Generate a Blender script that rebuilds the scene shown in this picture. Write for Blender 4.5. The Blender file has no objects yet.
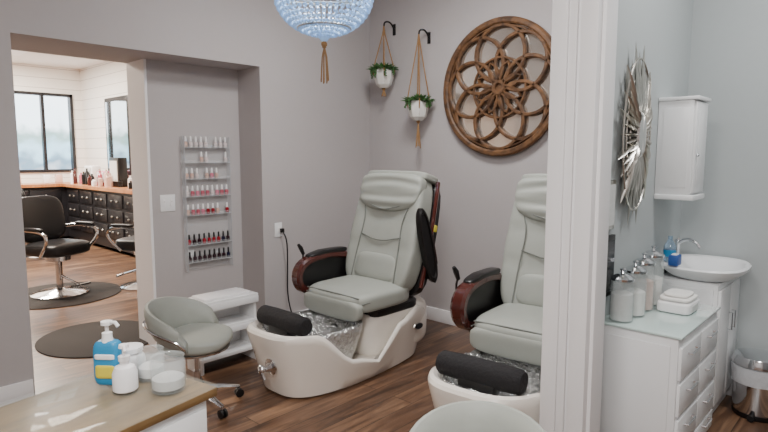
import bpy, bmesh, math, random
from mathutils import Vector, Matrix, Euler
random.seed(7)
V=Vector
# ---------------------------------------------------------------- materials
def sr(c):
    return tuple((x/12.92 if x<=.04045 else ((x+.055)/1.055)**2.4) for x in [v/255 for v in c])+(1,)
def mat(name,rgb,rough=.5,metal=0,var=.06,scale=6,bump=0,trans=0,emit=0,coat=0,ior=1.45,alpha=1,dist=.01):
    m=bpy.data.materials.new(name); m.use_nodes=True
    nt=m.node_tree; b=nt.nodes['Principled BSDF']
    c=sr(rgb)
    b.inputs['Roughness'].default_value=rough; b.inputs['Metallic'].default_value=metal
    b.inputs['Transmission Weight'].default_value=trans; b.inputs['IOR'].default_value=ior
    b.inputs['Coat Weight'].default_value=coat; b.inputs['Alpha'].default_value=alpha
    tc=nt.nodes.new('ShaderNodeTexCoord'); n=nt.nodes.new('ShaderNodeTexNoise')
    n.inputs['Scale'].default_value=scale; n.inputs['Detail'].default_value=4
    nt.links.new(tc.outputs['Object'],n.inputs['Vector'])
    mx=nt.nodes.new('ShaderNodeMix'); mx.data_type='RGBA'
    mx.inputs[6].default_value=tuple(x*(1-var) for x in c[:3])+(1,)
    mx.inputs[7].default_value=tuple(min(1,x*(1+var)) for x in c[:3])+(1,)
    nt.links.new(n.outputs['Fac'],mx.inputs[0]); nt.links.new(mx.outputs[2],b.inputs['Base Color'])
    if bump:
        bp=nt.nodes.new('ShaderNodeBump'); bp.inputs['Strength'].default_value=bump; bp.inputs['Distance'].default_value=dist
        nt.links.new(n.outputs['Fac'],bp.inputs['Height']); nt.links.new(bp.outputs['Normal'],b.inputs['Normal'])
    if emit:
        b.inputs['Emission Color'].default_value=c; b.inputs['Emission Strength'].default_value=emit
    return m
M={}
M['wall']=mat('wall_paint_grey',(182,177,177),.75,var=.02,scale=30,bump=.03)
M['bwall']=mat('wall_paint_blue_grey',(180,186,187),.75,var=.02,scale=30,bump=.03)
M['white']=mat('white_paint',(244,243,244),.45,var=.01)
M['ceil']=mat('ceiling_paint',(240,238,236),.8,var=.01)
M['cream']=mat('cream_fibreglass',(240,234,225),.22,var=.02,coat=.4)
M['leather']=mat('grey_leather',(158,162,155),.48,var=.05,scale=14,bump=.12)
M['leather2']=mat('grey_leather_seam',(112,116,111),.5)
M['black']=mat('black_vinyl',(24,24,27),.38,var=.15)
M['towel']=mat('black_towelling',(26,25,28),.8,var=.3,scale=60,bump=.5)
M['plastic']=mat('black_plastic',(20,19,20),.35)
M['maroon']=mat('mahogany_lacquer',(72,30,25),.2,var=.35,scale=9,coat=.6)
M['chrome']=mat('chrome',(215,217,220),.12,1,var=.02)
M['silver']=mat('silver_leaf',(196,192,184),.3,1,var=.12,scale=20)
M['liner']=mat('clear_basin_liner',(214,217,217),.1,.75,var=.25,scale=28,bump=1.0,dist=.03)
M['lacq']=mat('white_lacquer',(238,239,240),.3,var=.01)
M['glass']=mat('clear_glass',(226,234,234),.04,var=0,alpha=.2,coat=1)
M['sheet']=mat('table_glass',(225,235,225),.03,alpha=.08,var=0)
M['acryl']=mat('clear_acrylic',(235,240,242),.08,alpha=.10,var=0)
M['acryl2']=mat('acrylic_edge',(225,230,234),.1,alpha=.45,var=0)
M['gtop']=mat('green_glass_top',(206,224,220),.05,var=.02,coat=1)
M['cotton']=mat('cotton',(240,238,234),.95,var=.06,scale=40,bump=.6)
M['rope']=mat('jute_rope',(150,116,78),.9,var=.2,scale=60,bump=.4)
M['leaf']=mat('leaf_green',(62,104,52),.5,var=.4,scale=20)
M['pot']=mat('ceramic_pot',(222,220,214),.35,var=.03)
M['blue']=mat('blue_label',(40,140,190),.35,var=.1)
M['yellow']=mat('yellow_label',(220,205,70),.4)
M['mirror']=mat('mirror_silver',(225,222,218),.04,1,var=0)
M['bmirror']=mat('antique_mirror',(236,228,218),.08,.85,var=.04,scale=5)
M['bead']=mat('glowing_blue_glass_bead',(176,208,240),.12,var=.1,scale=9,trans=.35,emit=.22)  # faint emission paints the bulbs' light glowing through the beads
M['bulb']=mat('lamp_bulb',(255,244,230),.5,var=0,emit=16)
M['rubber']=mat('black_rubber_mat',(34,27,24),.85)
M['desk']=mat('black_painted_wood',(30,29,32),.35,var=.2)
M['print']=mat('paper_print',(215,216,214),.6,var=.15,scale=60)
M['screen']=mat('dark_panel',(40,42,46),.15)
M['bag']=mat('plastic_bag',(225,228,232),.25,var=.1,scale=25,bump=.8,alpha=.75)
M['water']=mat('water_bottle',(190,215,235),.08,trans=.7,var=.02)
M['lblue']=mat('dark_blue_box',(40,80,150),.5)
pol={'clear':(226,214,214),'pink':(214,130,150),'red':(150,24,40),'rose':(190,96,112),'dark':(46,18,30),'nude':(214,180,166),'navy':(30,30,58),'lilac':(178,150,190)}
for k,v in pol.items(): M['p_'+k]=mat('polish_'+k,v,.15,coat=.5)
def wood(name,c1,c2,stretch=(1,1,1),rough=.35,scale=5):
    m=bpy.data.materials.new(name); m.use_nodes=True; nt=m.node_tree; b=nt.nodes['Principled BSDF']
    tc=nt.nodes.new('ShaderNodeTexCoord'); mp=nt.nodes.new('ShaderNodeMapping'); mp.inputs['Scale'].default_value=stretch
    n=nt.nodes.new('ShaderNodeTexNoise'); n.inputs['Scale'].default_value=scale; n.inputs['Detail'].default_value=8; n.inputs['Distortion'].default_value=.8
    cr=nt.nodes.new('ShaderNodeValToRGB'); cr.color_ramp.elements[0].position=.32; cr.color_ramp.elements[1].position=.68
    cr.color_ramp.elements[0].color=sr(c1); cr.color_ramp.elements[1].color=sr(c2)
    L=nt.links; L.new(tc.outputs['Object'],mp.inputs[0]); L.new(mp.outputs[0],n.inputs['Vector']); L.new(n.outputs['Fac'],cr.inputs[0]); L.new(cr.outputs[0],b.inputs['Base Color'])
    b.inputs['Roughness'].default_value=rough
    bp=nt.nodes.new('ShaderNodeBump'); bp.inputs['Strength'].default_value=.15; bp.inputs['Distance'].default_value=.003
    L.new(n.outputs['Fac'],bp.inputs['Height']); L.new(bp.outputs['Normal'],b.inputs['Normal'])
    return m
M['carved']=wood('carved_wood',(66,44,28),(122,86,54),(1,1,1),.55,14)
M['dtop']=wood('honey_wood_top',(104,78,46),(140,110,70),(8,1,1),.35,4)
M['otop']=wood('orange_wood_top',(160,96,54),(196,138,92),(1,6,1),.35,5)
def floor_mat():
    m=bpy.data.materials.new('plank_floor'); m.use_nodes=True; nt=m.node_tree; L=nt.links; b=nt.nodes['Principled BSDF']
    tc=nt.nodes.new('ShaderNodeTexCoord'); mp=nt.nodes.new('ShaderNodeMapping'); mp.inputs['Rotation'].default_value=(0,0,math.pi/2)
    br=nt.nodes.new('ShaderNodeTexBrick'); br.inputs['Scale'].default_value=1; br.inputs['Brick Width'].default_value=1.25; br.inputs['Row Height'].default_value=.15
    br.inputs['Mortar Size'].default_value=.0022; br.inputs['Bias'].default_value=0; br.offset=.37
    br.inputs['Color1'].default_value=(0,0,0,1); br.inputs['Color2'].default_value=(1,1,1,1); br.inputs['Mortar'].default_value=(.5,.5,.5,1)
    L.new(tc.outputs['Object'],mp.inputs[0]); L.new(mp.outputs[0],br.inputs['Vector'])
    mp2=nt.nodes.new('ShaderNodeMapping'); mp2.inputs['Scale'].default_value=(9,.9,1)
    L.new(tc.outputs['Object'],mp2.inputs[0])
    add=nt.nodes.new('ShaderNodeVectorMath'); add.operation='MULTIPLY_ADD'; add.inputs[1].default_value=(7,7,7)
    L.new(br.outputs['Color'],add.inputs[0]); L.new(mp2.outputs[0],add.inputs[2])
    n=nt.nodes.new('ShaderNodeTexNoise'); n.inputs['Scale'].default_value=2.2; n.inputs['Detail'].default_value=8; n.inputs['Distortion'].default_value=1.0
    L.new(add.outputs[0],n.inputs['Vector'])
    mth=nt.nodes.new('ShaderNodeMath'); mth.operation='MULTIPLY_ADD'; mth.inputs[1].default_value=.22
    sb=nt.nodes.new('ShaderNodeSeparateColor'); L.new(br.outputs['Color'],sb.inputs[0]); L.new(sb.outputs[0],mth.inputs[0])
    m2=nt.nodes.new('ShaderNodeMath'); m2.operation='SUBTRACT'; m2.inputs[1].default_value=.11; L.new(n.outputs['Fac'],m2.inputs[0]); L.new(m2.outputs[0],mth.inputs[2])
    cr=nt.nodes.new('ShaderNodeValToRGB'); e=cr.color_ramp.elements
    e[0].position=.26; e[0].color=sr((62,44,33)); e[1].position=.76; e[1].color=sr((140,108,82))
    x=e.new(.5); x.color=sr((98,71,53))
    L.new(mth.outputs[0],cr.inputs[0])
    mx=nt.nodes.new('ShaderNodeMix'); mx.data_type='RGBA'; mx.inputs[7].default_value=sr((42,31,24))
    L.new(br.outputs['Fac'],mx.inputs[0]); L.new(cr.outputs[0],mx.inputs[6]); L.new(mx.outputs[2],b.inputs['Base Color'])
    b.inputs['Roughness'].default_value=.34
    return m
M['floor']=floor_mat()
def shiplap():
    m=bpy.data.materials.new('white_shiplap'); m.use_nodes=True; nt=m.node_tree; L=nt.links; b=nt.nodes['Principled BSDF']
    tc=nt.nodes.new('ShaderNodeTexCoord'); s=nt.nodes.new('ShaderNodeSeparateXYZ'); L.new(tc.outputs['Object'],s.inputs[0])
    f=nt.nodes.new('ShaderNodeMath'); f.operation='FRACT'; d=nt.nodes.new('ShaderNodeMath'); d.operation='DIVIDE'; d.inputs[1].default_value=.18
    L.new(s.outputs[2],d.inputs[0]); L.new(d.outputs[0],f.inputs[0])
    g=nt.nodes.new('ShaderNodeMath'); g.operation='LESS_THAN'; g.inputs[1].default_value=.06; L.new(f.outputs[0],g.inputs[0])
    mx=nt.nodes.new('ShaderNodeMix'); mx.data_type='RGBA'; mx.inputs[6].default_value=sr((240,236,230)); mx.inputs[7].default_value=sr((196,190,184))
    L.new(g.outputs[0],mx.inputs[0]); L.new(mx.outputs[2],b.inputs['Base Color']); b.inputs['Roughness'].default_value=.5
    return m
M['ship']=shiplap()
def outside():
    m=bpy.data.materials.new('street_view_daylight'); m.use_nodes=True; nt=m.node_tree; L=nt.links; b=nt.nodes['Principled BSDF']
    tc=nt.nodes.new('ShaderNodeTexCoord'); s=nt.nodes.new('ShaderNodeSeparateXYZ'); L.new(tc.outputs['Object'],s.inputs[0])
    cr=nt.nodes.new('ShaderNodeValToRGB'); cr.color_ramp.interpolation='EASE'; e=cr.color_ramp.elements
    e[0].position=0; e[0].color=sr((130,132,136)); e[1].position=.9; e[1].color=sr((236,246,253))
    for p,c in ((.35,(160,170,178)),(.42,(90,120,140)),(.50,(150,190,210)),(.58,(120,150,150)),(.66,(220,236,246))):
        x=e.new(p); x.color=sr(c)
    n=nt.nodes.new('ShaderNodeTexNoise'); n.inputs['Scale'].default_value=3.5; L.new(tc.outputs['Object'],n.inputs['Vector'])
    dv=nt.nodes.new('ShaderNodeMath'); dv.operation='DIVIDE'; dv.inputs[1].default_value=3.2; L.new(s.outputs[2],dv.inputs[0])
    a=nt.nodes.new('ShaderNodeMath'); a.operation='MULTIPLY_ADD'; a.inputs[1].default_value=.22; L.new(n.outputs['Fac'],a.inputs[0]); L.new(dv.outputs[0],a.inputs[2])
    a2=nt.nodes.new('ShaderNodeMath'); a2.operation='SUBTRACT'; a2.inputs[1].default_value=.11; L.new(a.outputs[0],a2.inputs[0])
    L.new(a2.outputs[0],cr.inputs[0]); L.new(cr.outputs[0],b.inputs['Emission Color']); b.inputs['Emission Strength'].default_value=5
    b.inputs['Base Color'].default_value=(.1,.1,.1,1)
    return m
M['outside']=outside()
# ---------------------------------------------------------------- mesh builder
class MB:
    def __init__(s): s.bm=bmesh.new(); s.mats=[]
    def mi(s,k):
        m=M[k]
        if m not in s.mats: s.mats.append(m)
        return s.mats.index(m)
    def add(s,t,k,mx=None):
        i=s.mi(k)
        if mx is not None: bmesh.ops.transform(t,matrix=mx,verts=t.verts)
        bmesh.ops.recalc_face_normals(t,faces=t.faces)
        for f in t.faces: f.material_index=i; f.smooth=True
        me=bpy.data.meshes.new('t'); t.to_mesh(me); t.free(); s.bm.from_mesh(me); bpy.data.meshes.remove(me); return s
    def box(s,c,size,k,bev=0,rot=(0,0,0),seg=2):
        t=bmesh.new(); bmesh.ops.create_cube(t,size=1); bmesh.ops.scale(t,vec=size,verts=t.verts)
        if bev: bmesh.ops.bevel(t,geom=t.edges[:],offset=bev,segments=seg,profile=.5,affect='EDGES')
        return s.add(t,k,Matrix.Translation(c)@Euler(rot).to_matrix().to_4x4())
    def b2(s,a,b,k,bev=0):
        return s.box([(a[i]+b[i])/2 for i in range(3)],[abs(b[i]-a[i]) for i in range(3)],k,bev)
    def loft(s,rings,k,cap=True,loop=False,mx=None,kf=None):
        t=bmesh.new(); R=[[t.verts.new(p) for p in r] for r in rings]; n=len(R[0])
        rng=range(len(R)) if loop else range(len(R)-1)
        for i in rng:
            A=R[i];B=R[(i+1)%len(R)]
            for j in range(n):
                try: t.faces.new((A[j],A[(j+1)%n],B[(j+1)%n],B[j]))
                except: pass
        if cap and not loop:
            t.faces.new(R[0]); t.faces.new(R[-1])
        return s.add(t,k,mx)
    def lathe(s,c,prof,k,seg=24,mx=None,sx=1,sy=1,cap=True):
        rings=[[V((c[0]+sx*r*math.cos(a),c[1]+sy*r*math.sin(a),c[2]+z)) for a in [2*math.pi*j/seg for j in range(seg)]] for r,z in prof]
        return s.loft(rings,k,cap,mx=mx)
    def tube(s,pts,r,k,seg=8,loop=False,flat=1):
        pts=[V(p) for p in pts]; n=len(pts); rings=[]; up=None
        for i,p in enumerate(pts):
            a=pts[(i-1)%n] if (loop or i>0) else p; b=pts[(i+1)%n] if (loop or i<n-1) else p
            tg=(b-a).normalized()
            if up is None:
                up=V((0,0,1)) if abs(tg.z)<.9 else V((1,0,0))
            x=tg.cross(up).normalized(); y=x.cross(tg).normalized(); up=y
            rr=r[i] if isinstance(r,(list,tuple)) else r
            rings.append([p+x*rr*math.cos(q)+y*rr*flat*math.sin(q) for q in [2*math.pi*j/seg for j in range(seg)]])
        return s.loft(rings,k,True,loop)
    def ball(s,c,r,k,sub=2,sc=(1,1,1)):
        t=bmesh.new(); bmesh.ops.create_icosphere(t,subdivisions=sub,radius=r)
        return s.add(t,k,Matrix.Translation(c)@Matrix.Diagonal((*sc,1)))
    def cushion(s,c,size,k,n=5,rot=(0,0,0),fn=None,cuts=12,pre=None):
        t=bmesh.new(); bmesh.ops.create_cube(t,size=2); bmesh.ops.subdivide_edges(t,edges=t.edges[:],cuts=cuts,use_grid_fill=True)
        for v in t.verts:
            p=v.co; d=(abs(p.x)**n+abs(p.y)**n+abs(p.z)**n)**(1/n); q=p/d
            if fn: q=V(fn(q.x,q.y,q.z))
            v.co=V((q.x*size[0]/2,q.y*size[1]/2,q.z*size[2]/2))
        mx=Matrix.Translation(c)@Euler(rot).to_matrix().to_4x4()
        return s.add(t,k,(pre@mx) if pre else mx)
    def ribbon(s,pts,w,d,k,loop=True,mx=None):
        n=len(pts); P=[V((p[0],0,p[1])) for p in pts]; rings=[]
        for i,p in enumerate(P):
            a=P[(i-1)%n] if (loop or i>0) else p; b=P[(i+1)%n] if (loop or i<n-1) else p
            tg=(b-a).normalized(); nn=V((-tg.z,0,tg.x))
            h=V((0,d/2,0)); ww=w[i] if isinstance(w,list) else w
            rings.append([p+nn*ww/2+h*.6,p+nn*ww/4+h,p-nn*ww/4+h,p-nn*ww/2+h*.6,p-nn*ww/2-h*.6,p-nn*ww/4-h,p+nn*ww/4-h,p+nn*ww/2-h*.6])
        return s.loft(rings,k,True,loop,mx=mx)
    def prism(s,poly,th,k,bev=0,mx=None):
        t=bmesh.new(); vs=[t.verts.new((-th/2,p[0],p[1])) for p in poly]; f=t.faces.new(vs)
        r=bmesh.ops.extrude_face_region(t,geom=[f]); bmesh.ops.translate(t,vec=(th,0,0),verts=[v for v in r['geom'] if isinstance(v,bmesh.types.BMVert)])
        if bev: bmesh.ops.bevel(t,geom=t.edges[:],offset=bev,segments=2,affect='EDGES')
        return s.add(t,k,mx)
    def done(s,name,parent=None,loc=(0,0,0),rot=(0,0,0),ang=35):
        me=bpy.data.meshes.new(name); s.bm.to_mesh(me); s.bm.free()
        for m in s.mats: me.materials.append(m)
        try: me.set_sharp_from_angle(angle=math.radians(ang))
        except Exception as e: pass
        o=bpy.data.objects.new(name,me); bpy.context.collection.objects.link(o); o.location=loc; o.rotation_euler=rot
        if parent: o.parent=parent
        return o
def root(name,loc,rz=0,sc=1):
    e=bpy.data.objects.new(name,None); bpy.context.collection.objects.link(e); e.location=loc; e.rotation_euler=(0,0,rz); e.scale=(sc,sc,sc); e.empty_display_size=.1; return e
def circ(cx,cz,r,n=40): return [(cx+r*math.cos(2*math.pi*i/n),cz+r*math.sin(2*math.pi*i/n)) for i in range(n)]
def smooth(pts,it=2):
    pts=[V(p) for p in pts]
    for _ in range(it):
        q=[pts[0]]
        for a,b in zip(pts[:-1],pts[1:]): q+=[a*.75+b*.25,a*.25+b*.75]
        q.append(pts[-1]); pts=q
    return pts
# ---------------------------------------------------------------- room shell
H=3.1
XL,XN,XB,YB=-3.88,-4.20,-4.50,3.96
YO,YE,YR=.97,1.89,2.69
XD=-1.055
def wallb(name,a,b,k): return MB().b2(a,b,k).done(name)
wallb('floor',(-11.8,-2.7,-.1),(2.4,4.3,0),'floor')
wallb('ceiling',(-11.8,-2.7,H),(2.4,4.3,H+.1),'ceil')
wallb('wall_left_near',(XL-.12,-2.5,0),(XL,YO,H),'wall')
wallb('wall_left_header',(XB,YO,2.21),(XL,YR,H),'wall')
wallb('wall_left_niche',(XB+.02,YE+.02,0),(XN,YR,2.21),'wall')
wallb('trim_niche_end',(XB,YE,0),(XN-.001,YE+.02,2.21),'white')
wallb('wall_left_far',(XB,YR,0),(XL,YB,H),'wall')
wallb('wall_back',(XB,YB,0),(-1.08,YB+.12,H),'wall')
wallb('wall_back_bathroom',(-1.08,YB,0),(1.0,YB+.12,H),'bwall')
wallb('wall_back_salon',(-11.5,YB,0),(XB,YB+.12,H),'ship')
wy0,wy1,wz0,wz1=2.80,3.80,1.19,2.62
wallb('wall_far_salon_low',(-11.62,-2.5,0),(-11.5,YB+.12,wz0),'ship')
wallb('wall_far_salon_high',(-11.62,-2.5,wz1),(-11.5,YB+.12,H),'ship')
wallb('wall_far_salon_mid',(-11.62,wy1,wz0),(-11.5,YB+.12,wz1),'ship')
wallb('wall_far_salon_side',(-11.62,-2.5,wz0),(-11.5,wy0,wz1),'ship')
wallb('wall_divider_pedicure',(-1.11,2.35,0),(-1.08,YB,H),'wall')
wallb('wall_divider_bathroom',(-1.08,2.35,0),(XD,YB,H),'bwall')
wallb('wall_right_bathroom',(1.0,2.2,0),(1.1,YB+.12,H),'bwall')
wallb('wall_right',(2.2,-2.6,0),(2.3,2.2,H),'wall')
wallb('wall_front_bathroom',(.1,2.2,0),(2.3,2.32,H),'wall')
wallb('wall_near',(-11.6,-2.6,0),(2.3,-2.5,H),'wall')
m=MB(); m.b2((-1.085,2.21,0),(-.93,2.35,H),'white',.003)
m.b2((-1.105,2.185,0),(-1.035,2.21,H),'white',.004)
m.b2((-1.035,2.195,0),(-1.0,2.21,H),'white',.003)
m.b2((-.985,2.195,0),(-.915,2.35,H),'white',.004)
m.b2((-.93,2.235,0),(-.90,2.35,H),'white',.003)
m.b2((-1.05,2.351,0),(-.93,2.37,H),'white',.002)
m.done('trim_door_jamb')
def bb(name,a,b):
    m=MB(); m.b2(a,b,'white',.004); m.done(name)
bb('baseboard_back',(XL+.015,YB-.018,0),(-1.12,YB,.12))
bb('baseboard_left',(XL,YR+.02,0),(XL+.015,YB-.02,.12))
bb('baseboard_niche',(XN,YE+.02,0),(XN+.015,YR-.02,.12))
bb('baseboard_bathroom',(XD+.01,YB-.018,0),(.99,YB,.12))
bb('baseboard_left_near',(XL,-2.4,0),(XL+.015,YO-.01,.12))
m=MB()
for a,b in (((-11.6,wy0,wz0),(-11.47,wy0+.05,wz1)),((-11.6,wy1-.05,wz0),(-11.47,wy1,wz1)),((-11.6,wy0,wz0),(-11.47,wy1,wz0+.05)),((-11.6,wy0,wz1-.05),(-11.47,wy1,wz1)),((-11.58,(wy0+wy1)/2-.025,wz0),(-11.49,(wy0+wy1)/2+.025,wz1))):
    m.b2(a,b,'desk')
m.done('window_1')
MB().b2((-11.78,wy0-.4,0),(-11.76,wy1+.4,H),'outside').done('street_view_backdrop')
# ---------------------------------------------------------------- pedicure chairs
def supel(a,b,n,e=.62):
    out=[]
    for j in range(n):
        t=2*math.pi*j/n; c,s_=math.cos(t),math.sin(t)
        out.append((a*math.copysign(abs(c)**e,c),b*math.copysign(abs(s_)**e,s_)))
    return out
def interp(x,tab):
    if x<=tab[0][0]: return tab[0][1]
    for (a,u),(b,v) in zip(tab[:-1],tab[1:]):
        if x<=b:
            t=(x-a)/(b-a); t=t*t*(3-2*t); return u+(v-u)*t
    return tab[-1][1]
def pedicure_chair(loc,rz=0,sc=1):
    R=root('pedicure_chair',loc,rz,sc)
    tab=[(-.75,.43),(-.56,.42),(-.22,.19),(.0,.13),(.28,.34),(.5,.41),(.75,.30)]
    pl=supel(.34,.75,72)
    def ring(sc,zf,cy=0):
        out=[]
        for x,y in pl:
            hy=interp(y,tab); wid=1-.10*max(0,min(1,(y+.1)/.6))
            out.append(V((x*sc*wid,cy+(y-cy)*sc,zf(hy))))
        return out
    m=MB()
    rings=[ring(.80,lambda h:0),ring(.85,lambda h:.015),ring(.90,lambda h:h*.35),ring(.96,lambda h:h*.7),ring(.995,lambda h:h*.9),ring(1.0,lambda h:h*.97),ring(.985,lambda h:h+.004),ring(.95,lambda h:h+.010),ring(.91,lambda h:h-.005),ring(.87,lambda h:h*.8),ring(.8,lambda h:.12),ring(.3,lambda h:.11)]
    m.loft(rings,'cream'); m.done('tub_base',R)
    m=MB()
    ip=supel(1,1,56,.8)
    def er(a,b,z,cy=-.31,wob=0): return [V((a*x*(1+wob*random.uniform(-1,1)),cy+b*y*(1+wob*random.uniform(-1,1)),z+wob*.4*random.uniform(-1,1))) for x,y in ip]
    m.loft([er(.22,.24,.10),er(.255,.29,.20),er(.275,.32,.29,wob=.012),er(.292,.338,.355,wob=.02),er(.297,.343,.39,wob=.02),er(.287,.33,.41,wob=.015),er(.262,.30,.385,wob=.02),er(.235,.27,.31,wob=.03),er(.19,.22,.25,wob=.03),er(.12,.15,.2,wob=.03),er(.02,.02,.195)],'liner',cap=False)
    m.lathe((0,-.12,.33),[(.03,0),(.03,.012),(.02,.02)],'chrome',16)
    m.tube([(.14,-.05,.36),(.14,-.06,.44),(.13,-.11,.46),(.12,-.15,.44)],.012,'chrome')
    m.lathe((.19,-.06,.37),[(.02,0),(.024,.02),(.016,.035)],'chrome',12)
    m.done('basin_with_liner',R,ang=180)
    m=MB()
    m.cushion((0,.36,.27),(.50,.70,.40),'cream',n=5)
    m.cushion((0,.30,.43),(.5,.52,.08),'plastic',n=6)
    m.done('seat_pedestal',R)
    bmx=Matrix.Translation((.298,.46,.27))@Matrix.Rotation(math.radians(83),4,'Y')@Matrix.Diagonal((.5,1,1,1))
    m=MB(); m.lathe((0,0,0),[(.001,0),(.05,.0),(.055,.004),(.05,.01),(.001,.012)],'silver',24,mx=bmx)
    m.lathe((0,0,0),[(.001,0),(.042,.0),(.042,.014),(.001,.015)],'black',24,mx=bmx)
    m.done('oval_badge',R)
    m=MB()
    m.lathe((0,0,0),[(.02,-.235),(.05,-.232),(.062,-.215),(.066,-.1),(.066,.1),(.062,.215),(.05,.232),(.02,.235)],'towel',24,mx=Matrix.Translation((0,-.555,.475))@Matrix.Rotation(math.pi/2,4,'Y'))
    m.box((0,-.57,.41),(.2,.08,.07),'plastic',.01)
    m.done('footrest_roll',R)
    m=MB()
    m.lathe((0,0,0),[(.055,0),(.055,.008),(.03,.014),(.018,.05),(.018,.055)],'chrome',20,mx=Matrix.Translation((.06,-.70,.22))@Matrix.Rotation(math.radians(97),4,'X'))
    m.ball((.06,-.775,.22),.032,'chrome',2,(1,.7,1)); m.tube([(.06,-.775,.22),(.09,-.785,.195),(.11,-.785,.17)],.009,'chrome')
    m.lathe((0,0,0),[(.02,0),(.02,.01),(.01,.014)],'chrome',12,mx=Matrix.Translation((-.12,-.69,.28))@Matrix.Rotation(math.radians(95),4,'X'))
    m.done('drain_knob',R)
    m=MB()
    def sf(x,y,z):
        zz=z
        if z>0: zz=z*(1+.18*(1-x*x)*(1 if y>-.8 else .5))-.35*max(0,-y-.55)
        return (x*(1-.03*max(0,-y)),y,zz)
    m.cushion((0,.13,.535),(.62,.60,.15),'leather',n=5,fn=sf,cuts=16)
    m.cushion((0,-.13,.49),(.58,.10,.15),'leather',n=4)
    m.tube(smooth([(-.27,-.13,.582),(-.1,-.15,.592),(.1,-.15,.592),(.27,-.13,.582)]),.005,'leather2')
    m.tube([(-.295,-.12,.545),(-.30,.3,.55)],.004,'leather2'); m.tube([(.295,-.12,.545),(.30,.3,.55)],.004,'leather2')
    m.box((0,.2,.46),(.5,.46,.03),'plastic',.01)
    m.done('seat_cushion',R)
    tilt=math.radians(-17)
    B=Matrix.Translation((0,.34,.55))@Matrix.Rotation(tilt,4,'X')
    m=MB()
    def bf(x,y,z):
        w=1.0-.08*max(0,z)-.05*max(0,-z-.3)
        yy=y
        if y<0: yy=y*(1+.35*max(0,abs(x)-.55)/.45-.12*math.exp(-((z-.18)/.05)**2)-.12*math.exp(-((z+.3)/.05)**2))
        return (x*w,yy,z)
    def addc(c,size,k,n,fn=None,rot=(0,0,0),cuts=14): m.cushion(c,size,k,n,rot,fn,cuts,pre=B)
    addc((0,0,.43),(.68,.17,.90),'leather',6,bf,cuts=22)
    addc((0,-.04,.14),(.44,.13,.22),'leather',4)
    def hf(x,y,z):
        fold=.12*math.sin(z*10+2.4*x*x)*(1-.6*x*x) if y<0 else 0
        return (x*(1-.08*max(0,-z)),y-fold,z-.30*(1-x*x)*(1 if z<0 else 0))
    addc((0,-.065,.74),(.62,.12,.26),'leather',5,hf,cuts=20)
    addc((0,.02,.865),(.62,.22,.07),'leather',5)
    def tp(pts,r,k): m.tube([B@V(p) for p in smooth(pts)],r,k)
    for sx in (-1,1): tp([(sx*.22,-.09,.04),(sx*.21,-.094,.3),(sx*.19,-.094,.5),(sx*.23,-.09,.62)],.0045,'leather2')
    tp([(-.21,-.09,.38),(0,-.098,.33),(.21,-.09,.38)],.004,'leather2')
    tp([(-.28,-.10,.655),(-.12,-.118,.60),(0,-.122,.575),(.12,-.118,.60),(.28,-.10,.655)],.004,'leather2')
    m.done('back_cushion',R)
    m=MB()
    addc((0,.11,.42),(.72,.09,.90),'plastic',6,lambda x,y,z:(x*(1-.08*max(0,z)),y,z),cuts=8)
    for sx in (-1,1):
        m.tube([B@V(p) for p in smooth([(sx*.355,.07,.05),(sx*.36,.07,.4),(sx*.34,.07,.72),(sx*.32,.08,.85)])],.016,'maroon')
    m.cushion((.368,.09,.5),(.008,.035,.05),'yellow',n=8,pre=B,cuts=3)
    m.box((0,.47,.5),(.4,.14,.16),'plastic',.02)
    m.done('back_shell',R)
    prof=smooth([(.44,.62,0),(.40,.72,0),(.22,.765,0),(.02,.76,0),(-.12,.72,0),(-.165,.62,0),(-.11,.52,0),(.05,.475,0),(.25,.475,0),(.40,.51,0),(.44,.62,0)],2)[:-1]
    P2=[(p.x,p.y) for p in prof]
    def arm(name,sx,raised):
        m=MB()
        mx=Matrix.Translation((sx*.365,0,.015))
        if raised: mx=Matrix.Translation((sx*.375,.54,.64))@Matrix.Rotation(math.radians(-73),4,'X')@Matrix.Diagonal((.5,.92,.36,1))@Matrix.Translation((0,-.42,-.62))
        rx=mx@Matrix.Rotation(math.radians(90),4,'Z')
        m.ribbon(P2,.055,.095,'plastic' if raised else 'maroon',True,rx)
        m.prism(P2,.055,'plastic',0,mx)
        mm=mx@Matrix.Translation((0,.14,.785))
        tb=bmesh.new(); bmesh.ops.create_cube(tb,size=2); bmesh.ops.subdivide_edges(tb,edges=tb.edges[:],cuts=8,use_grid_fill=True)
        for v in tb.verts:
            p=v.co; n=4; d=(abs(p.x)**n+abs(p.y)**n+abs(p.z)**n)**(1/n); q=p/d
            v.co=V((q.x*.045,q.y*.20,q.z*.022-.03*max(0,-q.y-.3)))
        m.add(tb,'plastic' if not raised else 'maroon',mm)
        m.done(name,R)
    arm('armrest_lowered',-1,False); arm('armrest_raised',1,True)
    m=MB()
    m.tube(smooth([(-.44,.06,.5),(-.47,.0,.68),(-.46,-.02,.76),(-.44,-.03,.80)]),.007,'plastic')
    m.tube([(-.44,-.03,.79),(-.445,-.05,.84),(-.45,-.07,.87)],[.013,.018,.011],'plastic')
    m.tube(smooth([(-.44,.06,.5),(-.45,.2,.35),(-.43,.3,.3),(-.33,.38,.32)]),.006,'plastic')
    m.box((-.42,.05,.6),(.03,.05,.1),'plastic',.006)
    m.done('hand_sprayer',R)
    return R
pedicure_chair((-2.82,2.63,0),0,.97); pedicure_chair((-1.485,2.76,0),math.radians(5),.97)
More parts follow.
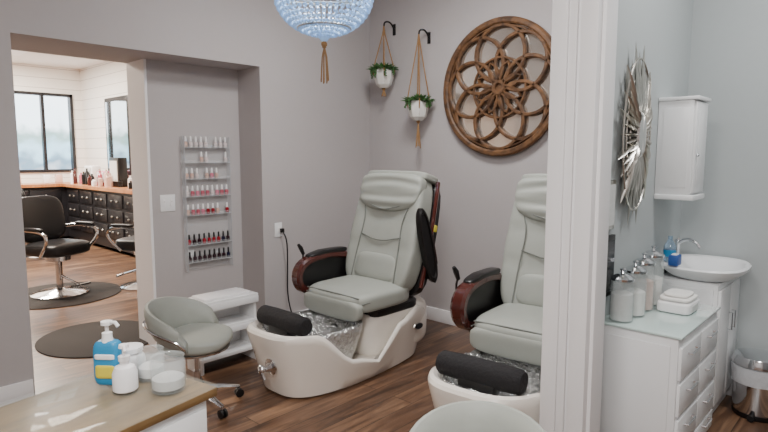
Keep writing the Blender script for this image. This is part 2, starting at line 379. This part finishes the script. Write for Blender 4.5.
# ---------------------------------------------------------------- carved wall mirror medallion
def medallion():
    R=root('round_carved_wall_mirror',(-2.41,YB-.04,2.03))
    m=MB(); m.ribbon(circ(0,0,.515,72),.05,.05,'carved')
    m.ribbon(circ(0,0,.475,72),.016,.035,'carved')
    for i in range(8):
        a=2*math.pi*i/8
        m.ribbon(circ(.262*math.cos(a),.262*math.sin(a),.22,40),.028,.032,'carved')
    m.ribbon(circ(0,0,.235,48),.018,.028,'carved')
    for i in range(8):
        a=2*math.pi*(i+.5)/8; c,s_=math.cos(a),math.sin(a)
        pts=[]
        for t in [j/16 for j in range(17)]: 
            r=.05+.16*t; w=.042*math.sin(math.pi*t); pts.append((r*c-w*s_,r*s_+w*c))
        for t in [1-j/16 for j in range(1,16)]:
            r=.05+.16*t; w=-.042*math.sin(math.pi*t); pts.append((r*c-w*s_,r*s_+w*c))
        m.ribbon(pts,.016,.036,'carved')
    m.ribbon(circ(0,0,.045,24),.03,.045,'carved')
    m.lathe((0,0,0),[(.001,-.01),(.03,-.008),(.035,.0)],'carved',16,mx=Matrix.Rotation(math.radians(90),4,'X'))
    m.done('fretwork',R)
    m=MB(); m.lathe((0,0,0),[(.50,0),(.50,.008)],'bmirror',64,mx=Matrix.Translation((0,.033,0))@Matrix.Rotation(math.radians(90),4,'X')); m.done('mirror_glass',R)
medallion()
# ---------------------------------------------------------------- hanging planters
def planter(loc,hook_z,pot_z,tail):
    R=root('hanging_planter',loc)
    m=MB()
    m.tube(smooth([(0,0,hook_z-.05),(0,-.01,hook_z+.0),(0,-.06,hook_z+.04),(0,-.13,hook_z+.03),(0,-.14,hook_z-.01)]),.008,'plastic'); m.box((0,.0,hook_z-.02),(.03,.01,.1),'plastic',.002); m.done('wall_hook',R)
    m=MB(); c=V((0,-.14,0)); r=.095
    top=V((0,-.14,hook_z)); nk=4
    for i in range(nk):
        a=math.pi/4+i*math.pi/2
        e=c+V((r*1.06*math.cos(a),r*1.06*math.sin(a),pot_z+.03)); lo=c+V((r*.75*math.cos(a),r*.75*math.sin(a),pot_z-.07)); bt=c+V((0,0,pot_z-.125))
        m.tube([top,c+V((.01*math.cos(a),.01*math.sin(a),hook_z-.08)),e,lo,bt],.0055,'rope',6)
    m.ball(top-V((0,0,.06)),.014,'rope',1); m.ball(c+V((0,0,pot_z-.13)),.018,'rope',1)
    for i in range(12):
        a=i*.7; m.tube([c+V((0,0,pot_z-.13)),c+V((.012*math.cos(a),.012*math.sin(a),pot_z-.13-tail*.5)),c+V((.02*math.cos(a),.02*math.sin(a),pot_z-.13-tail*random.uniform(.85,1)))],.004,'rope',5)
    m.done('macrame_cord',R)
    m=MB(); m.lathe((0,-.14,pot_z),[(.04,-.12),(.07,-.09),(.09,-.03),(.09,.03),(.082,.045),(.075,.045),(.075,.03),(.001,.03)],'pot',8); m.done('pot',R,ang=20)
    m=MB()
    for i in range(210):
        a=random.uniform(0,6.28); rr=random.uniform(.0,.095); l=random.uniform(.045,.085)
        p=c+V((rr*math.cos(a),rr*math.sin(a),pot_z+.045)); el=random.uniform(-.1,1.45)*(1-rr/.16)
        d=V((math.cos(a)*math.cos(el),math.sin(a)*math.cos(el),math.sin(el)))
        m.tube([p,p+d*l*.5,p+d*l+V((0,0,-.01))],[.004,.015,.002],'leaf',5,flat=.4)
    for i in range(9):
        a=random.uniform(2.6,6.8) ; p=c+V((.09*math.cos(a),.09*math.sin(a),pot_z+.05)); L=random.uniform(.04,.10)
        q=[p,p+V((.02*math.cos(a),.02*math.sin(a),-.01)),p+V((.025*math.cos(a),.025*math.sin(a),-L))]
        m.tube(q,.003,'leaf',5)
        for k in range(7):
            f=k/7; b=q[1].lerp(q[2],f); m.ball(b+V((random.uniform(-.008,.008),random.uniform(-.008,.008),0)),.010,'leaf',1,(1,1,.7))
    m.done('succulent',R)
planter((-3.56,YB-.005,0),2.67,2.23,.07)
planter((-3.15,YB-.005,0),2.54,1.92,.24)
# ---------------------------------------------------------------- beaded chandelier
def chandelier():
    R=root('beaded_chandelier',(-2.49,2.17,0)); zb=2.18
    m=MB()
    ns=44
    for i in range(ns):
        a=2*math.pi*i/ns
        for j in range(13):
            t=j/12; ph=t*math.pi/2
            r=.275*math.sin(ph) ; z=zb+.225*(1-math.cos(ph))
            if r<.03: continue
            if r<.12 and i%2: continue
            if r<.07 and i%4: continue
            m.ball((r*math.cos(a),r*math.sin(a),z),.0135,'bead',1)
        for j in range(16):
            t=(j+1)/16; r=.275-.21*t**1.1; z=zb+.25+.5*t
            if t>.55 and i%2: continue
            m.ball((r*math.cos(a),r*math.sin(a),z),.0125,'bead',1)
    m.ball((0,0,zb-.012),.028,'bead',2)
    m.done('beads',R)
    m=MB()
    for r,z in ((.275,zb+.235),(.272,zb+.252),(.07,zb+.76),(.15,zb+.037)):
        m.tube([(r*math.cos(a),r*math.sin(a),z) for a in [2*math.pi*k/40 for k in range(40)]],.007,'silver',6,loop=True)
    m.tube([(0,0,zb+.76),(0,0,H-.03)],.006,'silver'); m.lathe((0,0,H-.035),[(.03,0),(.07,.02),(.07,.034)],'silver')
    m.tube([(0,0,zb+.76),(0,0,zb+.3)],.008,'silver')
    for k in range(3):
        a=k*2.09; m.tube([(0,0,zb+.32),(.08*math.cos(a),.08*math.sin(a),zb+.3),(.09*math.cos(a),.09*math.sin(a),zb+.33)],.005,'silver'); 
    m.done('frame',R)
    m=MB()
    for k in range(3):
        a=k*2.09; m.ball((.09*math.cos(a),.09*math.sin(a),zb+.37),.03,'bulb',2)
    m.done('bulbs',R)
    m=MB(); m.ball((0,0,zb-.05),.02,'rope',1)
    m.tube([(0,0,zb-.03),(0,0,zb-.07)],.012,'rope')
    for i in range(26):
        a=i*.9; m.tube([(0,0,zb-.06),(.014*math.cos(a),.014*math.sin(a),zb-.12),(.022*math.cos(a),.022*math.sin(a),zb-random.uniform(.24,.27))],.0035,'rope',5)
    m.done('tassel',R)
    l=bpy.data.lights.new('chandelier_lamp','POINT'); l.energy=14; l.color=(1,.95,.88); l.shadow_soft_size=.08
    o=bpy.data.objects.new('chandelier_lamp',l); bpy.context.collection.objects.link(o); o.location=(0,0,zb+.36); o.parent=R
chandelier()
# ---------------------------------------------------------------- nail polish rack
def rack():
    R=root('nail_polish_rack',(XN,2.355,0))
    m=MB(); m.box((.006,0,1.11),(.004,.40,1.08),'acryl')
    zs=[1.56,1.44,1.31,1.17,1.02,.78,.64]
    for z in zs: m.box((.035,0,z),(.055,.40,.004),'acryl2'); m.box((.063,0,z+.012),(.003,.40,.02),'acryl')
    for y in (-.2,.2): m.box((.035,y,1.11),(.055,.004,1.08),'acryl2')
    for y in (-.18,.18):
        for z in (.6,1.62): m.ball((.01,y,z),.008,'chrome',1)
    m.done('acrylic_shelves',R)
    m=MB()
    rows=[['clear','nude','clear'],['clear','nude','clear'],['clear','nude','pink'],['rose','pink','nude','clear'],['rose','pink','red','nude'],['dark','navy','red','dark'],['dark','dark','red','navy']]
    for ri,z in enumerate(zs):
        for j in range(9):
            if ri in (1,2) and (j<3 if ri==1 else j>6): continue
            if random.random()<(.2 if ri<3 else .06): continue
            y=-.175+j*.0437; k='p_'+random.choice(rows[ri]); cap='plastic' if ri>=5 else 'white'
            h=.045
            m.lathe((.036,y,z+.003),[(.012,0),(.015,.004),(.015,h*.8),(.006,h)],k,8)
            m.lathe((.036,y,z+.003+h),[(.0085,0),(.0065,.038),(.004,.04)],cap,7)
    m.done('polish_bottles',R)
rack()
def plate(name,loc,axis,w,h,n=1):
    m=MB(); 
    m.box((.004,0,0),(.006,w,h),'lacq',.002)
    for i in range(n):
        y=(i-(n-1)/2)*w/n; m.box((.009,y,0),(.006,w/n*.35,h*.45),'white',.001)
        m.box((.0125,y,h*.08),(.002,w/n*.15,h*.08),'print')
    m.done(name,None,loc)
plate('light_switch',(XN,2.03,1.13),'x',.12,.13,2)
plate('wall_outlet',(XN,2.20,.68),'x',.07,.11)
plate('wall_outlet',(XL,2.84,.87),'x',.075,.12)
m=MB(); m.box((.03,0,0),(.03,.03,.035),'plastic',.005)
m.tube(smooth([(.04,0,-.01),(.07,.02,-.08),(.03,.05,-.3),(.03,.04,-.6),(.06,.1,-.84),(.3,.25,-.855)]),.006,'plastic'); m.done('power_cord',None,(XL,2.86,.865))
# ---------------------------------------------------------------- white small shelf
def shelfu():
    m=MB()
    for z,d in ((.49,.24),(.30,.22),(.10,.22)):
        m.box((0,0,z),(d,.46,.025),'lacq',.003)
    m.box((.115,0,.462),(.02,.46,.05),'lacq',.004)
    m.box((.11,0,.276),(.012,.46,.04),'lacq',.003)
    for y in (-.215,.215): m.box((-.0,y,.24),(.2,.02,.48),'lacq',.003)
    m.box((-.1,0,.24),(.012,.42,.46),'lacq')
    m.box((0,0,.51),(.18,.36,.02),'white',.004)
    m.done('white_display_shelf',None,(-3.52,2.07,0))
shelfu()
# ---------------------------------------------------------------- stools
def stool(loc,rz,hs=.42):
    R=root('technician_stool',loc,rz)
    m=MB()
    m.cushion((0,0,hs+.0),(.42,.40,.10),'leather',n=2.8,fn=lambda x,y,z:(x,y,z+ (0.35*x*x if z>0 else 0)))
    m.lathe((0,0,hs-.05),[(.15,-.01),(.19,0),(.195,.012),(.15,.02)],'chrome',28)
    m.done('seat',R)
    m=MB()
    rings=[]
    N=24
    for i in range(N+1):
        t=i/N; a=math.radians(-100+200*t)+math.pi/2
        e=math.sin(math.pi*t)**.5
        r=.235; hh=.03+.075*e; th=.032
        cz=hs+.03+.10*e
        c=V((r*math.cos(a),r*math.sin(a),0)); n=V((math.cos(a),math.sin(a),0))
        rings.append([c+n*(th*math.cos(q)+ .03*e*math.sin(q))+V((0,0,cz+hh*math.sin(q))) for q in [2*math.pi*k/14 for k in range(14)]])
    m.loft(rings,'leather')
    tr=[]
    for i in range(N+1):
        t=i/N; a=math.radians(-100+200*t)+math.pi/2; e=math.sin(math.pi*t)**.5; r=.235+.036+.01*e
        tr.append((r*math.cos(a),r*math.sin(a),hs+.03+.10*e+.0))
    m.tube(tr,.007,'chrome',6)
    m.done('backrest',R)
    m=MB()
    m.lathe((0,0,0),[(.022,.10),(.022,.22),(.014,.23),(.014,hs-.05)],'chrome',16)
    m.lathe((0,0,0),[(.02,.07),(.045,.08),(.045,.11),(.03,.13)],'chrome',20)
    for k in range(5):
        a=2*math.pi*k/5+.3; c,s_=math.cos(a),math.sin(a)
        m.tube([(.03*c,.03*s_,.105),(.14*c,.14*s_,.09),(.25*c,.25*s_,.066)],[.02,.017,.012],'chrome',8)
        m.tube([(.25*c,.25*s_,.07),(.25*c,.25*s_,.04)],.007,'chrome')
        for o in (-.013,.013):
            m.lathe((0,0,0),[(.01,-.008),(.026,-.006),(.026,.006),(.01,.008)],'plastic',14,mx=Matrix.Translation((.25*c-s_*o,.25*s_+c*o,.0265))@Matrix.Rotation(a+math.pi/2,4,'Z')@Matrix.Rotation(math.pi/2,4,'Y'))
    m.done('chrome_base',R)
    return R
stool((-3.02,1.60,0),math.radians(130),.41)
stool((-.98,1.49,0),math.radians(20),.35)
# ---------------------------------------------------------------- manicure desk
def desk():
    R=root('manicure_desk',(-1.73,.37,0),math.radians(11.5))
    m=MB(); m.box((0,0,.725),(.45,1.04,.03),'dtop',.004); m.done('table_top',R)
    m=MB(); m.box((0,0,.7435),(.46,1.05,.006),'sheet',.001); m.done('glass_sheet',R)
    m=MB(); m.box((0,.0,.36),(.41,.98,.69),'lacq',.004)
    m.box((0,0,.03),(.37,.94,.06),'lacq')
    for i,y in enumerate((.33,0,-.33)):
        for z,h in ((.60,.16),(.40,.18),(.19,.18)):
            m.box((.209,y,z),(.014,.30,h),'lacq',.003); m.ball((.23,y,z),.014,'chrome',2)
    m.done('drawer_cabinet',R)
desk()
ZT=.7475
def lotion():
    m=MB(); m.cushion((0,0,.075),(.085,.05,.15),'blue',n=5)
    m.cushion((0,-.002,.05),(.07,.052,.05),'yellow',n=6); m.cushion((0,-.0035,.10),(.07,.05,.02),'white',n=6)
    m.lathe((0,0,.145),[(.02,0),(.016,.015),(.016,.03),(.006,.034),(.006,.055),(.018,.057),(.018,.068),(.001,.07)],'white',16)
    m.tube([(0,0,.21),(.035,-.01,.212),(.045,-.012,.2)],.006,'white'); m.done('hand_sanitizer_bottle',None,(-1.88,.685,ZT),(0,0,math.radians(40)))
lotion()
m=MB(); m.lathe((0,0,0),[(.03,0),(.038,.006),(.038,.06),(.03,.08),(.014,.088),(.014,.1),(.018,.1),(.018,.115),(.006,.118),(.006,.14),(.016,.142),(.014,.152)],'white',20)
m.tube([(0,0,.147),(.03,-.01,.149),(.038,-.012,.14)],.005,'white'); m.done('pump_bottle',None,(-1.79,.70,ZT))
def jar(name,loc,r,h,content=.5,lid=None,k='cotton'):
    R=root(name,loc); m=MB()
    m.lathe((0,0,0),[(.001,.001),(r*.95,.001),(r,.008),(r,h*.8),(r*.9,h*.95),(r*.95,h),(r*.9,h),(r*.84,h*.94),(r*.95,h*.8),(r*.95,.012),(r*.9,.008),(.001,.008)],'glass',28,cap=False); m.done('glass_body',R)
    if content:
        m=MB(); rr=r*.90
        m.lathe((0,0,0),[(.001,.010),(rr,.010),(rr,h*.8*content),(rr*.6,h*.8*content+.01),(.001,h*.8*content+.012)],k,16,cap=False); 
        for i in range(12):
            a=i*2.4; q=rr*.62*((i%4)/4+.2); m.ball((q*math.cos(a),q*math.sin(a),h*.8*content),.2*r,k,1)
        m.done('contents',R)
    if lid:
        m=MB(); m.lathe((0,0,h),[(r*.97,.001),(r*.99,.012),(r*.6,.028),(.012,.034),(.008,.045),(.016,.055),(.001,.062)],lid,24); m.done('lid',R)
jar('glass_jar',(-1.835,.805,ZT),.045,.10,.5)
jar('glass_jar',(-1.70,.80,ZT),.055,.11,.45,k='print')
m=MB(); m.cushion((0,0,.035),(.09,.09,.07),'white',n=4); m.lathe((0,0,.068),[(.04,0),(.045,.004),(.045,.02),(.02,.026)],'white'); m.done('white_canister',None,(-1.945,.78,ZT))
# ---------------------------------------------------------------- bathroom
def storage():
    R=root('glass_top_drawer_cabinet',(-.86,2.985,0)); w,l,h=.35,.68,.69
    m=MB(); m.box((0,0,h/2+.02),(w,l,h-.04),'lacq',.004); m.box((0,0,.02),(w-.04,l-.04,.04),'plastic')
    m.box((0,-l/2-.004,h/2+.02),(w-.06,.008,h-.12),'lacq',.003)
    for i,z in enumerate((.57,.40,.23,.10)):
        hh=.15 if i<3 else .09
        for y in (-.165,.165):
            m.box((w/2+.006,y,z),(.014,.32,hh),'lacq',.003)
            m.tube([(w/2+.013,y-.06,z+.03),(w/2+.03,y-.06,z+.03),(w/2+.03,y+.06,z+.03),(w/2+.013,y+.06,z+.03)],.005,'chrome',6)
    m.done('drawer_body',R)
    m=MB(); m.box((0,0,h+.006),(w+.03,l+.02,.01),'gtop',.002); m.done('glass_top',R)
storage()
ZC=.7015
jar('glass_apothecary_jar',(-.965,2.72,ZC),.055,.20,.85,'chrome','print')
jar('glass_apothecary_jar',(-.955,2.86,ZC),.055,.22,.7,'chrome')
jar('glass_apothecary_jar',(-.96,3.00,ZC),.055,.24,.8,'chrome','p_nude')
jar('glass_apothecary_jar',(-.96,3.14,ZC),.055,.26,.7,'chrome')
m=MB()
m.cushion((0,0,.03),(.16,.22,.06),'white',n=7); m.cushion((.0,.0,.07),(.15,.2,.02),'cotton',n=5)
m.cushion((0,.0,.088),(.12,.16,.018),'cotton',n=4); m.box((.082,-.02,.03),(.003,.1,.03),'print')
m.done('stacked_wipes_boxes',None,(-.82,3.12,ZC))
def sink():
    R=root('bathroom_sink_vanity',(-.83,3.66,0))
    m=MB()
    m.b2((-.2,-.22,.08),(.12,.27,.79),'lacq',.004)
    m.b2((-.17,-.19,.0),(.10,.26,.08),'lacq')
    m.b2((.12,-.21,.1),(.135,.03,.76),'lacq',.003); m.b2((.12,.04,.1),(.135,.26,.76),'lacq',.003)
    m.b2((-.18,-.232,.1),(.10,-.22,.76),'lacq',.003)
    for y in (0,.07): m.tube([(.136,y,.6),(.155,y,.6),(.155,y,.5),(.136,y,.5)],.004,'chrome',6)
    m.done('vanity_cabinet',R)
    m=MB(); ip=supel(1,1,48,.75)
    def er(a,b,z,cx=.0): return [V((cx+a*x,b*y,z)) for x,y in ip]
    m.loft([er(.13,.17,.79),er(.17,.22,.81),er(.215,.27,.845),er(.22,.28,.865),er(.21,.27,.875),er(.18,.23,.87,.01),er(.15,.19,.83,.01),er(.09,.12,.80,.01),er(.01,.01,.797,.01)],'lacq')
    m.done('basin',R)
    m=MB(); m.lathe((-.17,.05,.87),[(.025,0),(.022,.015),(.014,.02),(.014,.10),(.018,.11),(.012,.12)],'chrome',16)
    m.tube(smooth([(-.17,.05,.96),(-.12,.04,1.0),(-.06,.03,.985),(-.04,.03,.95)]),.010,'chrome')
    m.tube([(-.17,.05,.985),(-.15,.0,1.0)],.006,'chrome'); m.done('faucet',R)
sink()
m=MB(); m.lathe((0,0,0),[(.03,0),(.034,.01),(.034,.09),(.02,.115),(.012,.13),(.013,.131),(.013,.15)],'water',16); m.lathe((0,0,.03),[(.0345,0),(.0345,.04)],'blue',16,cap=False); m.done('water_bottle',None,(-.99,3.53,.8785))
m=MB(); m.box((0,0,.03),(.05,.08,.06),'lblue',.006); m.box((0,0,.062),(.03,.05,.006),'white',.002); m.done('soap_box',None,(-.93,3.42,.8785))
def wallcab():
    m=MB(); x0,x1,y0,y1,z0,z1=XD+.002,-.87,3.40,3.63,1.25,1.82
    m.b2((x0,y0,z0+.03),(x1,y1,z1-.02),'lacq',.003); m.b2((x0,y0-.01,z1-.02),(x1+.025,y1+.01,z1),'lacq',.004); m.b2((x0,y0-.008,z0+.0),(x1+.02,y1+.008,z0+.03),'lacq',.006)
    m.b2((x1,y0+.008,z0+.04),(x1+.014,y1-.008,z1-.03),'lacq',.003); m.b2((x1+.014,y0+.05,z0+.09),(x1+.017,y1-.05,z1-.08),'lacq',.002)
    m.b2((x0+.03,y0-.004,z0+.07),(x1-.02,y0,z1-.06),'lacq',.002); m.ball((x1+.022,y0+.03,1.5),.009,'chrome',2)
    m.done('wall_cabinet')
wallcab()
def burst():
    R=root('sunburst_wall_mirror',(XD+.02,2.97,1.60)); S=.5
    m=MB()
    for layer,(n,L,w,x) in enumerate(((24,.47,.05,.012),(24,.38,.05,.022),(20,.28,.045,.03))):
        for i in range(n):
            a=2*math.pi*(i+.5*(layer%2))/n; L2=L*(1 if i%2 else .88)
            pts=[];rs=[]
            for t in (0,.25,.5,.75,1):
                r=.09+(L2-.09)*t; pts.append((x+.006*math.sin(t*3),S*r*math.cos(a),r*math.sin(a))); rs.append(max(.002,w*.5*math.sin(math.pi*min(1,.12+t*.86))))
            m.tube(pts,rs,'silver',6,flat=.35)
    for r in (.2,.3,.38):
        m.tube([(.02,S*r*math.cos(q),r*math.sin(q)) for q in [2*math.pi*k/40 for k in range(40)]],.005,'silver',6,loop=True)
    m.done('rays',R)
    m=MB(); m.lathe((0,0,0),[(.11,0),(.115,.01),(.10,.02),(.001,.02)],'mirror',32,mx=Matrix.Translation((.028,0,0))@Matrix.Diagonal((1,S,1,1))@Matrix.Rotation(math.pi/2,4,'Y')); m.done('mirror_centre',R)
    MB().b2((-.018,-.03,-.05),(.03,.03,.05),'silver').done('wall_bracket',R)
burst()
m=MB(); m.box((.01,0,0),(.015,.14,.24),'silver',.003); m.box((.019,0,0),(.004,.11,.20),'print'); m.done('framed_notice',None,(XD,2.71,1.26))
m=MB(); m.box((.012,0,0),(.02,.16,.30),'plastic',.003); m.box((.023,0,0),(.004,.13,.25),'screen'); m.done('framed_dark_sign',None,(XD,2.71,.96))
def trash():
    R=root('step_trash_can',(-.545,3.76,0)); m=MB()
    m.lathe((0,0,0),[(.115,0),(.12,.01),(.12,.03)],'plastic',32); m.lathe((0,0,.03),[(.118,0),(.122,.01),(.128,.25),(.128,.26)],'chrome',32)
    m.tube([(0,-.11,.02),(0,-.15,.02)],.018,'plastic',8); m.done('steel_body',R)
    m=MB(); m.lathe((0,0,.20),[(.131,.0),(.134,.03),(.136,.095),(.12,.10),(.1,.05)],'bag',40,cap=False); m.done('bag_liner',R)
    m=MB(); m.lathe((0,0,.305),[(.137,0),(.138,.02),(.125,.05),(.06,.066),(.001,.07)],'chrome',32); m.box((0,.125,.31),(.08,.03,.03),'plastic',.004); m.done('lid',R)
trash()
# ---------------------------------------------------------------- salon beyond
def station():
    m=MB()
    m.b2((-10.9,3.42,.06),(-5.2,3.94,.95),'desk'); m.b2((-11.48,2.3,.06),(-10.95,3.94,.95),'desk')
    m.b2((-10.9,3.36,.95),(-5.15,3.94,1.0),'otop'); m.b2((-11.48,2.25,.95),(-10.9,3.94,1.0),'otop')
    for i in range(9):
        x=-10.55+i*.6
        for z,h in ((.80,.2),(.56,.2),(.32,.2)):
            m.box((x,3.413,z),(.52,.02,h),'desk',.006); m.ball((x-.1,3.39,z),.02,'silver',1); m.ball((x+.1,3.39,z),.02,'silver',1)
    for y in (2.6,3.10):
        for z in (.80,.56,.32): m.box((-10.945,y,z),(.02,.48,.2),'desk',.006); m.ball((-10.92,y,z),.02,'silver',1)
    m.done('styling_station')
station()
def smir(x):
    R=root('framed_salon_mirror',(x,YB-.04,1.82)); m=MB()
    m.box((0,0,0),(1.0,.05,1.3),'desk',.01); m.done('frame',R)
    MB().box((0,-.03,0),(.86,.012,1.16),'mirror').done('mirror_glass',R)
smir(-9.75); smir(-7.8)
m=MB()
for i in range(40):
    x=random.uniform(-10.8,-8.4); y=random.uniform(3.45,3.76); h=random.uniform(.1,.28)
    m.lathe((x,y,1.001),[(.035,0),(.035,h*.75),(.015,h*.85),(.015,h)],random.choice(['p_rose','white','p_nude','plastic','p_nude','plastic','maroon','white']),10)
for x,k,h in ((-9.2,'plastic',.46),(-9.75,'p_pink',.24),(-10.3,'white',.32)):
    m.box((x,3.66,1.0+h/2),(.36,.14,h),k,.01); m.box((x,3.585,1.02+h/2),(.28,.012,h*.7),'print')
for y in (2.5,2.75,3.2,3.4): m.box((-11.2,y,1.08),(.12,.1,.15),random.choice(['white','p_nude','plastic']),.01)
m.done('styling_products')
def salon_chair(loc,rz):
    R=root('salon_chair',loc,rz); m=MB()
    m.cushion((0,0,.50),(.52,.50,.15),'black',n=4.5); m.done('seat',R)
    m=MB(); m.cushion((0,.27,.80),(.54,.11,.50),'black',n=4,rot=(math.radians(-10),0,0),fn=lambda x,y,z:(x,y-.9*x*x,z)); m.done('backrest',R)
    m=MB()
    for sx in (-1,1):
        m.tube(smooth([(sx*.27,.24,.70),(sx*.31,.05,.72),(sx*.31,-.2,.71),(sx*.31,-.26,.62),(sx*.28,-.1,.45)]),.016,'chrome')
        m.cushion((sx*.31,-.05,.735),(.06,.28,.04),'black',n=3,cuts=6)
    m.lathe((0,0,0),[(.28,0),(.28,.015),(.22,.035),(.06,.05),(.035,.07),(.035,.35),(.12,.37),(.12,.43)],'chrome',32)
    m.tube([(-.12,-.3,.12),(.12,-.3,.12)],.014,'chrome'); m.tube([(0,-.04,.2),(0,-.3,.12)],.012,'chrome')
    m.done('chrome_base',R)
salon_chair((-6.6,1.95,.013),math.radians(112)); salon_chair((-6.35,2.78,0),math.radians(-60)); salon_chair((-9.4,2.6,0),math.radians(170))
def matt(loc,a,b):
    m=MB(); m.lathe((0,0,0),[(.97,0),(1,.004),(1,.008),(.97,.012)],'rubber',48,sx=a,sy=b); m.done('floor_mat',None,loc)
matt((-6.6,1.95,0),.60,.60); matt((-4.78,1.68,0),.50,.45)
# ---------------------------------------------------------------- lights
def area(name,loc,size,e,col=(1,1,1)):  # unseen ceiling panel and area lamp, both added to light a room
    m=MB(); m.box((0,0,.012),(size+.06,size+.06,.02),'white',.004); 
    m.done('added_ceiling_panel',None,(loc[0],loc[1],H-.024))
    l=bpy.data.lights.new(name,'AREA'); l.size=size; l.energy=e; l.color=col
    o=bpy.data.objects.new(name,l); bpy.context.collection.objects.link(o); o.location=(loc[0],loc[1],H-.03)
area('pedicure_room_fill',(-2.2,2.6),.5,50,(1,.965,.935))
area('hall_lamp',(-.7,.3),.6,58,(1,.965,.93))  # hall lamps added out of view, also to whiten the door jamb
area('hall_fill_b',(.4,-1.0),.8,100,(1,.97,.94))
area('bathroom_fill',(-.1,3.0),.5,30,(1,.99,.98))
area('salon_lamp',(-7.0,1.4),1.0,260,(1,.87,.73))  # salon lamps added out of view to give a warm, sunlit tone
area('salon_warm_fill_b',(-10,2.2),1.0,310,(1,.91,.80))
w=bpy.data.worlds.new('world'); bpy.context.scene.world=w; w.use_nodes=True
w.node_tree.nodes['Background'].inputs[0].default_value=(.8,.9,1,1); w.node_tree.nodes['Background'].inputs[1].default_value=.6
# ---------------------------------------------------------------- camera
cd=bpy.data.cameras.new('camera'); cd.sensor_width=36; cd.lens=26.25; cd.clip_start=.05
co=bpy.data.objects.new('camera',cd); bpy.context.collection.objects.link(co); co.location=(0,0,1.5)
co.rotation_euler=(math.radians(83.8),0,math.radians(43)); bpy.context.scene.camera=co
